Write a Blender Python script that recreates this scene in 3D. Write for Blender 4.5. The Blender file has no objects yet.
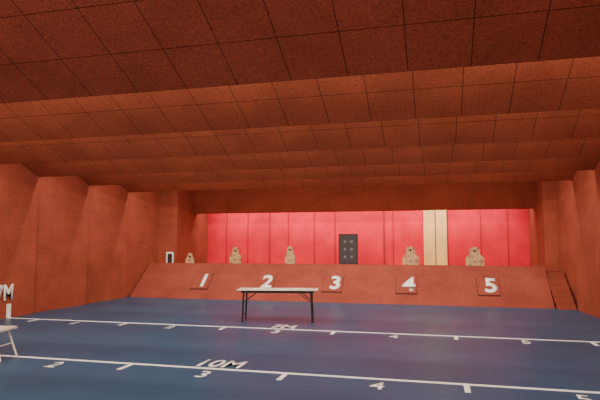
import bpy, bmesh, math
from mathutils import Vector, Matrix
C=bpy.context.scene.collection
def link(o,parent=None):
    C.objects.link(o)
    if parent: o.parent=parent
    return o
# ---------------- materials ----------------
def newmat(name):
    m=bpy.data.materials.new(name); m.use_nodes=True
    nt=m.node_tree; b=nt.nodes["Principled BSDF"]
    return m,nt,b
def N(nt,t,**kw):
    n=nt.nodes.new(t)
    for k,v in kw.items(): setattr(n,k,v)
    return n
def plain(name,col,rough=.6,metal=0,var=.06,scale=12):
    m,nt,b=newmat(name)
    tc=N(nt,"ShaderNodeTexCoord"); no=N(nt,"ShaderNodeTexNoise"); no.inputs["Scale"].default_value=scale
    nt.links.new(tc.outputs["Object"],no.inputs["Vector"])
    mr=N(nt,"ShaderNodeMapRange"); mr.inputs[3].default_value=1-var; mr.inputs[4].default_value=1+var
    nt.links.new(no.outputs["Fac"],mr.inputs[0])
    mx=N(nt,"ShaderNodeVectorMath",operation='SCALE'); mx.inputs[0].default_value=col
    nt.links.new(mr.outputs[0],mx.inputs["Scale"]); nt.links.new(mx.outputs[0],b.inputs["Base Color"])
    b.inputs["Roughness"].default_value=rough; b.inputs["Metallic"].default_value=metal
    return m
def foam(name,col,tw=.62,th=.62,seam=.55,mort=.008,tilevar=.08,off=0.0,gr=.24,blot=.14):
    m,nt,b=newmat(name)
    uv=N(nt,"ShaderNodeUVMap"); uv.uv_map="UVMap"
    tc=N(nt,"ShaderNodeTexCoord")
    br=N(nt,"ShaderNodeTexBrick"); br.offset=off; br.squash=1
    br.inputs["Scale"].default_value=1; br.inputs["Mortar Size"].default_value=mort
    br.inputs["Brick Width"].default_value=tw; br.inputs["Row Height"].default_value=th
    br.inputs["Mortar Smooth"].default_value=.2
    br.inputs["Color1"].default_value=(1-tilevar,)*3+(1,); br.inputs["Color2"].default_value=(1+tilevar,)*3+(1,)
    br.inputs["Mortar"].default_value=(seam,)*3+(1,)
    nt.links.new(uv.outputs[0],br.inputs["Vector"])
    n1=N(nt,"ShaderNodeTexNoise"); n1.inputs["Scale"].default_value=38; n1.inputs["Detail"].default_value=4
    n2=N(nt,"ShaderNodeTexNoise"); n2.inputs["Scale"].default_value=1.3; n2.inputs["Detail"].default_value=7
    for n in (n1,n2): nt.links.new(tc.outputs["Object"],n.inputs["Vector"])
    r1=N(nt,"ShaderNodeMapRange"); r1.inputs[1].default_value=.3; r1.inputs[2].default_value=.7; r1.inputs[3].default_value=1-gr; r1.inputs[4].default_value=1+gr
    r2=N(nt,"ShaderNodeMapRange"); r2.inputs[1].default_value=.3; r2.inputs[2].default_value=.7; r2.inputs[3].default_value=1-blot; r2.inputs[4].default_value=1+blot
    nt.links.new(n1.outputs["Fac"],r1.inputs[0]); nt.links.new(n2.outputs["Fac"],r2.inputs[0])
    mm=N(nt,"ShaderNodeMath",operation='MULTIPLY'); nt.links.new(r1.outputs[0],mm.inputs[0]); nt.links.new(r2.outputs[0],mm.inputs[1])
    s1=N(nt,"ShaderNodeVectorMath",operation='MULTIPLY'); s1.inputs[1].default_value=col
    nt.links.new(br.outputs["Color"],s1.inputs[0])
    s2=N(nt,"ShaderNodeVectorMath",operation='SCALE'); nt.links.new(s1.outputs[0],s2.inputs[0]); nt.links.new(mm.outputs[0],s2.inputs["Scale"])
    nt.links.new(s2.outputs[0],b.inputs["Base Color"])
    bp=N(nt,"ShaderNodeBump"); bp.inputs["Strength"].default_value=.3; bp.inputs["Distance"].default_value=.01
    nt.links.new(n1.outputs["Fac"],bp.inputs["Height"]); nt.links.new(bp.outputs[0],b.inputs["Normal"])
    b.inputs["Roughness"].default_value=.95; b.inputs["Specular IOR Level"].default_value=.08
    return m
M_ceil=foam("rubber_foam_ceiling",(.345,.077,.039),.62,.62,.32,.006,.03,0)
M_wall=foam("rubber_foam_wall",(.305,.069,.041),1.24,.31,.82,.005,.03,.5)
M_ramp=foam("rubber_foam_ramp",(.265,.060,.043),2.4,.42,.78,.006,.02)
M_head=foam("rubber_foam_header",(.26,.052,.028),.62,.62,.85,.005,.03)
M_slat=foam("rubber_foam_slat",(.24,.054,.034),.6,.14,.7,.008,.06)
M_floorblack=plain("dark_trim",(.03,.015,.012),.7)
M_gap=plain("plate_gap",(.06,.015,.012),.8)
M_white=plain("white_paint",(.88,.86,.83),.6,var=.05,scale=25)
M_cream=plain("table_laminate",(.75,.66,.55),.35)
M_dark=plain("dark_steel",(.02,.022,.03),.4,.4)
M_frame=plain("dark_board",(.03,.022,.028),.6)
# floor
m,nt,b=newmat("blue_floor")
tc=N(nt,"ShaderNodeTexCoord"); n1=N(nt,"ShaderNodeTexNoise"); n1.inputs["Scale"].default_value=.7; n1.inputs["Detail"].default_value=6
nt.links.new(tc.outputs["Object"],n1.inputs["Vector"])
n2=N(nt,"ShaderNodeTexNoise"); n2.inputs["Scale"].default_value=40; n2.inputs["Detail"].default_value=3
nt.links.new(tc.outputs["Object"],n2.inputs["Vector"])
mm=N(nt,"ShaderNodeMath",operation='MULTIPLY_ADD'); nt.links.new(n2.outputs["Fac"],mm.inputs[0]); mm.inputs[1].default_value=.3; nt.links.new(n1.outputs["Fac"],mm.inputs[2])
cr=N(nt,"ShaderNodeValToRGB"); cr.color_ramp.elements[0].position=.4; cr.color_ramp.elements[0].color=(.014,.066,.135,1)
cr.color_ramp.elements[1].position=.9; cr.color_ramp.elements[1].color=(.023,.094,.182,1)
nt.links.new(mm.outputs[0],cr.inputs[0]); nt.links.new(cr.outputs[0],b.inputs["Base Color"]); b.inputs["Roughness"].default_value=.4
M_floor=m
M_red=foam("red_backstop",(.68,.018,.045),50,50,1,.0,.0,0,.06,.15)
M_seam=plain("seam_red",(.32,.009,.018),.8)
# camo
m,nt,b=newmat("camouflage_print")
tc=N(nt,"ShaderNodeTexCoord"); n1=N(nt,"ShaderNodeTexNoise"); n1.inputs["Scale"].default_value=7; n1.inputs["Detail"].default_value=2
nt.links.new(tc.outputs["Object"],n1.inputs["Vector"])
cr=N(nt,"ShaderNodeValToRGB"); cr.color_ramp.interpolation='LINEAR'
e=cr.color_ramp.elements; e[0].position=.34; e[0].color=(.20,.11,.06,1); e[1].position=.45; e[1].color=(.42,.24,.12,1)
x=e.new(.52); x.color=(.58,.38,.20,1); x=e.new(.58); x.color=(.34,.19,.10,1); x=e.new(.66); x.color=(.58,.44,.26,1)
nt.links.new(n1.outputs["Fac"],cr.inputs[0]); nt.links.new(cr.outputs[0],b.inputs["Base Color"]); b.inputs["Roughness"].default_value=.8
M_camo=m
M_yel=plain("yellow_board",(.82,.50,.16),.6,var=.25,scale=2.5)
# ---------------- mesh helpers ----------------
def quads(name,fs,mat,parent=None):
    bm=bmesh.new(); uvl=bm.loops.layers.uv.new("UVMap")
    for f in fs:
        ps=[Vector(p) for p in f if len(p)==3]; off=f[-1] if len(f[-1])==2 else (0,0)
        vs=[bm.verts.new(p) for p in ps]; fc=bm.faces.new(vs)
        u=(ps[1]-ps[0]).normalized(); n=(ps[1]-ps[0]).cross(ps[-1]-ps[0]).normalized(); v=n.cross(u)
        for l,p in zip(fc.loops,ps):
            d=p-ps[0]; l[uvl].uv=(d.dot(u)+off[0],d.dot(v)+off[1])
    me=bpy.data.meshes.new(name); bm.to_mesh(me); bm.free(); me.materials.append(mat)
    return link(bpy.data.objects.new(name,me),parent)
def box(name,a,b_,mat,parent=None,bev=0):
    x0,y0,z0=a; x1,y1,z1=b_
    P=lambda x,y,z:(x,y,z)
    fs=[[P(x0,y0,z0),P(x1,y0,z0),P(x1,y0,z1),P(x0,y0,z1)],[P(x1,y1,z0),P(x0,y1,z0),P(x0,y1,z1),P(x1,y1,z1)],
        [P(x0,y1,z0),P(x0,y0,z0),P(x0,y0,z1),P(x0,y1,z1)],[P(x1,y0,z0),P(x1,y1,z0),P(x1,y1,z1),P(x1,y0,z1)],
        [P(x0,y0,z1),P(x1,y0,z1),P(x1,y1,z1),P(x0,y1,z1)],[P(x0,y1,z0),P(x1,y1,z0),P(x1,y0,z0),P(x0,y0,z0)]]
    o=quads(name,fs,mat,parent)
    bm=bmesh.new(); bm.from_mesh(o.data); bmesh.ops.remove_doubles(bm,verts=bm.verts,dist=1e-5)
    if bev: bmesh.ops.bevel(bm,geom=bm.edges[:],offset=bev,segments=2,affect='EDGES')
    bm.to_mesh(o.data); bm.free()
    return o
def tube(name,p,q,r,mat,parent=None,seg=10):
    p=Vector(p);q=Vector(q);d=q-p
    bm=bmesh.new(); bmesh.ops.create_cone(bm,cap_ends=True,segments=seg,radius1=r,radius2=r,depth=d.length)
    mt=Matrix.Translation((p+q)/2)@d.to_track_quat('Z','Y').to_matrix().to_4x4()
    bmesh.ops.transform(bm,matrix=mt,verts=bm.verts)
    me=bpy.data.meshes.new(name); bm.to_mesh(me); bm.free(); me.materials.append(mat)
    return link(bpy.data.objects.new(name,me),parent)
def empty(name,loc=(0,0,0),rz=0):
    e=bpy.data.objects.new(name,None); e.location=loc; e.rotation_euler=(0,0,rz); return link(e)
def text(name,s,mat,mtx,size,sx=1,off=.0,ext=.004,parent=None):
    cu=bpy.data.curves.new(name,'FONT'); cu.body=s; cu.size=1; cu.align_x='CENTER'; cu.offset=off; cu.extrude=0
    o=link(bpy.data.objects.new(name,cu)); bpy.context.view_layer.update()
    me=bpy.data.meshes.new_from_object(o); bpy.data.objects.remove(o)
    ys=[v.co.y for v in me.vertices]; y0,y1=min(ys),max(ys); xs=[v.co.x for v in me.vertices]; xc=(min(xs)+max(xs))/2
    k=size/(y1-y0)
    for v in me.vertices: v.co=Vector(((v.co.x-xc)*k*sx,(v.co.y-(y0+y1)/2)*k,v.co.z))
    me.transform(mtx); me.materials.clear(); me.materials.append(mat)
    o=link(bpy.data.objects.new(name,me),parent)
    if ext:
        md=o.modifiers.new("s",'SOLIDIFY'); md.thickness=ext; md.offset=0
    return o
# ---------------- dimensions ----------------
XL,XR=-10.3,3.85; YB=21.0; ZE=3.57; SL=math.tan(math.radians(25)); P=2.13
edges=[5.43+P*i for i in range(6)]
YF=-3.5
quads("floor",[[(XL-.4,YF,0),(XR+.4,YF,0),(XR+.4,YB+.2,0),(XL-.4,YB+.2,0)]],M_floor)
fs=[]
z_first=ZE+SL*(5.43-1.6)
def cs(y0,z0,y1,z1,off=0):
    return [(XL-.3,y1,z1),(XR+.3,y1,z1),(XR+.3,y0,z0),(XL-.3,y0,z0),(.18,0)]
fs.append(cs(YF,z_first,1.6,z_first))
fs.append(cs(1.6,z_first,edges[0],ZE))
for i in range(5):
    y=edges[i]; zt=ZE+SL*P
    fs.append(cs(y,ZE,y,zt)); fs.append(cs(y,zt,edges[i+1],ZE))
y=edges[5]; fs.append(cs(y,ZE,y,4.5)); fs.append(cs(y,4.5,YB+.2,4.5))
quads("ceiling",fs,M_ceil)
def sidewall(name,x,sgn,brk):
    fs=[]; ztop=5.6; D=.13
    for a,b2 in zip(brk[:-1],brk[1:]):
        A=(x,a); B=(x-sgn*D,b2)
        q=[(A[0],A[1],0),(B[0],B[1],0),(B[0],B[1],ztop),(A[0],A[1],ztop)]
        r=[(B[0],B[1],0),(x,B[1],0),(x,B[1],ztop),(B[0],B[1],ztop)]
        fs+= [q,r]
    return quads(name,fs,M_wall)
brk=[YF]+[5.43-P+P*i for i in range(7)]+[18.2]
sidewall("wall_left",XL,-1,brk)
sidewall("wall_right",XR,1,brk)
quads("wall_rear",[[(XR+.3,YF,0),(XL-.3,YF,0),(XL-.3,YF,5.6),(XR+.3,YF,5.6)]],M_wall)
box("wall_bay_left",(XL-.3,18.2,0),(-9.42,YB,5),M_wall)
box("wall_bay_right",(3.34,18.2,0),(XR+.3,YB,5),M_wall)
quads("wall_back",[[(XL-.3,YB,0),(XR+.3,YB,0),(XR+.3,YB,5),(XL-.3,YB,5)]],M_red)
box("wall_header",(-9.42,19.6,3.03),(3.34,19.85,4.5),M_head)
for i,X in enumerate((-8.55,-7.60,-6.65,-5.85,-4.75,-3.9,-1.95,-1.6,.43,1.65,2.6)):
    t=.03 if i in (2,6,8) else .014
    box("trim_%d"%(i+1),(X-t,YB-.02,1.0),(X+t,YB,4.0),M_seam)
e=empty("yellow_backboard_panel")
for j,(a,b2) in enumerate(((-.44,-.02),(.02,.42))):
    box("panel_%d"%j,(a,YB-.07,1.005),(b2,YB-.031,3.3),M_yel,e)
box("joint",(-.02,YB-.06,1.005),(.02,YB-.031,3.3),plain("joint_brown",(.2,.1,.03)),e)
# ---------------- ramp ----------------
RB,RT,RZ=16.3,17.6,1.12; RR=3.2; DZ=1.0; RL=XL+.135
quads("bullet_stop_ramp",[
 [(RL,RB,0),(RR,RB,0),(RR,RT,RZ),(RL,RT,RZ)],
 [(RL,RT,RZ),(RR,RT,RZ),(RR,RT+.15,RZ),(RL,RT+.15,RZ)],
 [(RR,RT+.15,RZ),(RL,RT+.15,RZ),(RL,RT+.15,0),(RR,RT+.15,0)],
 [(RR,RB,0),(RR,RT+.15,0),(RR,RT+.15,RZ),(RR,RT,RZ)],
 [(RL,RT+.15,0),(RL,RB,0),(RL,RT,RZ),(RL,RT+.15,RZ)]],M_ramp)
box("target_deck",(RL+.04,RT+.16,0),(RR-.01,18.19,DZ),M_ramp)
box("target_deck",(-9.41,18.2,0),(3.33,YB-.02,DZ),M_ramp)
ang=math.atan2(RZ,RT-RB)
fs=[]
n=6; xr=XR-.135
for i in range(n):
    y0=16.15+i*.24; z0=i*.16
    fs.append([(RR+.01,y0,z0),(xr,y0,z0),(xr,y0+.15,z0+.15),(RR+.01,y0+.15,z0+.15)])
    fs.append([(RR+.01,y0+.15,z0+.15),(xr,y0+.15,z0+.15),(xr,y0+.24,z0+.16),(RR+.01,y0+.24,z0+.16)])
fs.append([(RR+.01,16.15+n*.24,n*.16),(xr,16.15+n*.24,n*.16),(xr,18.18,n*.16),(RR+.01,18.18,n*.16)])
quads("side_foam_steps",fs,M_slat)
nx=[-7.72,-5.45,-3.16,-.85,1.55]
sl=lambda x,t,h: (x,RB+math.cos(ang)*t-math.sin(ang)*h,math.sin(ang)*t+math.cos(ang)*h)
R=Matrix.Rotation(ang,4,'X')
for i,X in enumerate(nx):
    e=empty("lane_number_plate")
    pts=lambda a,b2,t0,t1,h:[sl(a,t0,h),sl(b2,t0,h),sl(b2,t1,h),sl(a,t1,h)]
    def slab(nm,a,b2,t0,t1,h,mat):
        lo=pts(a,b2,t0,t1,.001);hi=pts(a,b2,t0,t1,h)
        quads(nm,[hi,[lo[0],lo[1],hi[1],hi[0]],[lo[1],lo[2],hi[2],hi[1]],[lo[2],lo[3],hi[3],hi[2]],[lo[3],lo[0],hi[0],hi[3]]],mat,e)
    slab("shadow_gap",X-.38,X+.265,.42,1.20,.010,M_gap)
    slab("plate",X-.365,X+.255,.45,1.19,.028,M_ramp)
    m4=Matrix.Translation(sl(X+.02,.84,.035))@R
    text("numeral",str(i+1),M_white,m4,.60,.95,.03,.006,e)
# ---------------- floor markings ----------------
w=2.403; X34=-2.0585
def flat(name,x0,x1,y0,y1,parent): return box(name,(x0,y0,.0005),(x1,y1,.004),M_white,parent)
for Y,lab,lx,dx in ((7.3,"10M",-3.15,.1),(10.996,"7M",-3.25,.03)):
    e=empty("distance_line_marking")
    flat("line",XL+.14,XR-.14,Y-.037,Y+.037,e)
    for k in range(-3,3):
        x0=X34+k*w; flat("tick",x0-.035,x0+.035,Y-.38,Y-.037,e)
    for k in range(5):
        X=X34+(k-2.5)*w+dx
        text("numeral",str(k+1),M_white,Matrix.Translation((X,Y-.33,.003)),.34,.8,.01,0.002,e)
    text("label",lab,M_white,Matrix.Translation((lx,Y+.34,.003)),.46,.68,.01,0.002,e)
e=empty("distance_wall_sign")
my=Matrix.Translation((XL+.125,10.86,.62))@Matrix.Rotation(math.pi/2,4,'Z')@Matrix.Rotation(math.pi/2,4,'X')
text("label","7M",M_white,my,.40,.8,.03,.006,e)
box("stripe",(XL+.10,10.95,.0),(XL+.145,11.05,.34),M_white,e)
# ---------------- folding table ----------------
def table(loc,rz,Lx=1.88,Ly=.6,H=.75):
    e=empty("folding_table",loc,rz)
    box("top",(-Lx/2,-Ly/2,H-.03),(Lx/2,Ly/2,H),M_cream,e,.006)
    box("edge_band",(-Lx/2-.004,-Ly/2-.004,H-.032),(Lx/2+.004,Ly/2+.004,H-.018),M_dark,e)
    box("apron_front",(-Lx/2+.1,-Ly/2+.05,H-.08),(Lx/2-.1,-Ly/2+.075,H-.03),M_dark,e)
    box("apron_back",(-Lx/2+.1,Ly/2-.075,H-.08),(Lx/2-.1,Ly/2-.05,H-.03),M_dark,e)
    for s in (-1,1):
        xx=s*(Lx/2-.16)
        for t in (-1,1):
            yy=t*(Ly/2-.06)
            tube("leg",(xx,yy,H-.05),(xx+s*.03,yy,.02),.021,M_dark,e)
            tube("foot",(xx+s*.03,yy,0),(xx+s*.03,yy,.03),.027,M_floorblack,e)
            tube("brace",(xx+s*.01,yy,H-.30),(xx-s*.30,yy,H-.06),.010,M_dark,e)
        tube("crossbar",(xx+s*.02,-Ly/2+.06,H-.30),(xx+s*.02,Ly/2-.06,H-.30),.014,M_dark,e)
        tube("crossbar_low",(xx+s*.025,-Ly/2+.06,.15),(xx+s*.025,Ly/2-.06,.15),.014,M_dark,e)
    for s,t in ((-.45,.02),(.1,-.05),(.5,.06)):
        box("paper_sheet",(s-.15,t-.1,H),(s+.15,t+.1,H+.004),M_white,e)
    return e
table((-3.62,12.12,0),math.radians(11))
e=empty("low_bench",(-7.15,7.0,.0045),math.radians(8))
box("seat",(-.75,-.22,.44),(.62,.22,.48),M_cream,e,.008)
for s in (-1,1):
    xx=.5 if s>0 else -.63
    for t in (-1,1):
        tube("leg",(xx,t*.15,.44),(xx+s*.14,t*.2,.006),.016,M_cream,e)
    tube("rung",(xx+s*.07,-.175,.22),(xx+s*.07,.175,.22),.010,M_cream,e)
# ---------------- targets ----------------
def smooth(pr,n=5):
    out=[]
    q=[pr[0]]+pr+[pr[-1]]
    for i in range(1,len(q)-2):
        for k in range(n):
            t=k/n; r=[]
            for d in (0,1):
                a,b2,c,d2=q[i-1][d],q[i][d],q[i+1][d],q[i+2][d]
                r.append(.5*(2*b2+(c-a)*t+(2*a-5*b2+4*c-d2)*t*t+(3*b2-a-3*c+d2)*t**3))
            out.append((max(r[0],0.0),r[1]))
    out.append(pr[-1]); return out
def sil(name,prof,X,Y,Z,mat,th=.03):
    e=empty(name,(X,Y,Z)); prof=smooth(prof)
    bm=bmesh.new()
    pts=[(a,b2) for a,b2 in prof]+[(-a,b2) for a,b2 in reversed(prof) if a>0.001]
    vs=[bm.verts.new((a,0,b2)) for a,b2 in pts]; f=bm.faces.new(vs)
    r=bmesh.ops.extrude_face_region(bm,geom=[f]); bmesh.ops.translate(bm,vec=(0,th,0),verts=[v for v in r["geom"] if isinstance(v,bmesh.types.BMVert)])
    bmesh.ops.recalc_face_normals(bm,faces=bm.faces)
    me=bpy.data.meshes.new("figure_board"); bm.to_mesh(me); bm.free(); me.materials.append(mat)
    link(bpy.data.objects.new("figure_board",me),e)
    hmax=max(b2 for a,b2 in prof)
    tube("printed_face",(0,-.003,hmax-.14),(0,.001,hmax-.14),.045,M_floorblack,e,16)
    box("base",(-.2,-.05,0),(.2,.12,.03),M_dark,e)
    return e
bust=[(.25,0),(.27,.12),(.275,.26),(.255,.36),(.20,.43),(.15,.48),(.15,.58),(.14,.65),(.09,.71),(0,.73)]
slim=[(.18,0),(.20,.2),(.19,.34),(.15,.43),(.125,.49),(.13,.58),(.11,.67),(.06,.72),(0,.73)]
small=[(.17,0),(.18,.16),(.16,.26),(.11,.31),(.10,.38),(.08,.44),(.04,.47),(0,.48)]
sil("figure_target",[(a*.85,b2*.95) for a,b2 in bust],-7.3,18.8,DZ,M_camo)
sil("figure_target",slim,-5.17,18.8,DZ,M_camo)
sil("figure_target",bust,-.85,18.8,DZ,M_camo)
sil("figure_target",[(a*1.1,b2*.97) for a,b2 in bust],1.27,18.8,DZ,M_camo)
sil("figure_target",small,-8.75,17.95,DZ,M_camo)
e=empty("framed_target_board",(-3.02,18.8,DZ))
box("board",(-.31,0,.12),(.31,.03,1.13),M_frame,e)
for a,b2 in (((-.34,-.01,.09),(-.30,.04,1.16)),((.30,-.01,.09),(.34,.04,1.16)),((-.3,-.01,1.12),(.3,.04,1.16)),((-.3,-.01,.09),(.3,.04,.13))):
    box("frame",a,b2,M_floorblack,e)
for s in (-.25,.25): box("leg",(s-.02,0,0),(s+.02,.03,.12),M_dark,e)
Mg=plain("grey_spot",(.13,.12,.12))
for i in range(2):
    for j in range(3): tube("spot",(-.12+.24*i,-.004,.35+.27*j),(-.12+.24*i,.001,.35+.27*j),.05,Mg,e)
e=empty("white_target_stand",(-9.54,17.9,DZ))
for s in (-1,1): box("post",(s*.12-.02,0,0),(s*.12+.02,.05,.50),M_white,e)
box("head",(-.14,-.002,.45),(.14,.052,.51),M_white,e)
box("back",(-.10,.03,.05),(.10,.045,.45),M_floorblack,e)
# ---------------- lights ----------------
def area(name,loc,rx,sx,sy,en,col=(1,.88,.72)):
    l=bpy.data.lights.new(name,'AREA'); l.shape='RECTANGLE'; l.size=sx; l.size_y=sy; l.energy=en; l.color=col
    o=bpy.data.objects.new(name,l); o.location=loc; o.rotation_euler=(rx,0,0); return link(o)
xm=(XL+XR)/2; W=XR-XL-1
for i,y in enumerate(edges):
    e=empty("batten_lamp")
    box("housing",(xm-W/2,y+.005,3.98),(xm+W/2,y+.08,4.06),M_white,e)
    o=area("tube_light",(xm,y+.12,3.93),math.radians(38),W,.06,225)
    o.parent=e
e=empty("backstop_lamp")
box("housing",(-9.2,19.855,3.35),(3.1,19.93,3.43),M_white,e)
o=area("tube_light",(-3.05,20.0,3.3),math.radians(50),12,.1,225,(1,.86,.78)); o.parent=e
for i,y in enumerate((-2,.2,)):
    e=empty("ceiling_lamp",)
    box("housing",(xm-5,y-.1,z_first-.06),(xm+5,y+.1,z_first),M_white,e)
    o=area("tube_light",(xm,y,z_first-.08),0,10,.3,950); o.parent=e
w_=bpy.data.worlds.new("World"); bpy.context.scene.world=w_; w_.use_nodes=True
w_.node_tree.nodes["Background"].inputs[0].default_value=(.05,.04,.035,1)
cd=bpy.data.cameras.new("camera"); cd.lens=530/600*36; cd.sensor_width=36; cd.clip_start=.05
co=bpy.data.objects.new("camera",cd); co.location=(0,0,1.8)
co.rotation_euler=(math.pi/2+.0831,0,.2497); link(co); bpy.context.scene.camera=co
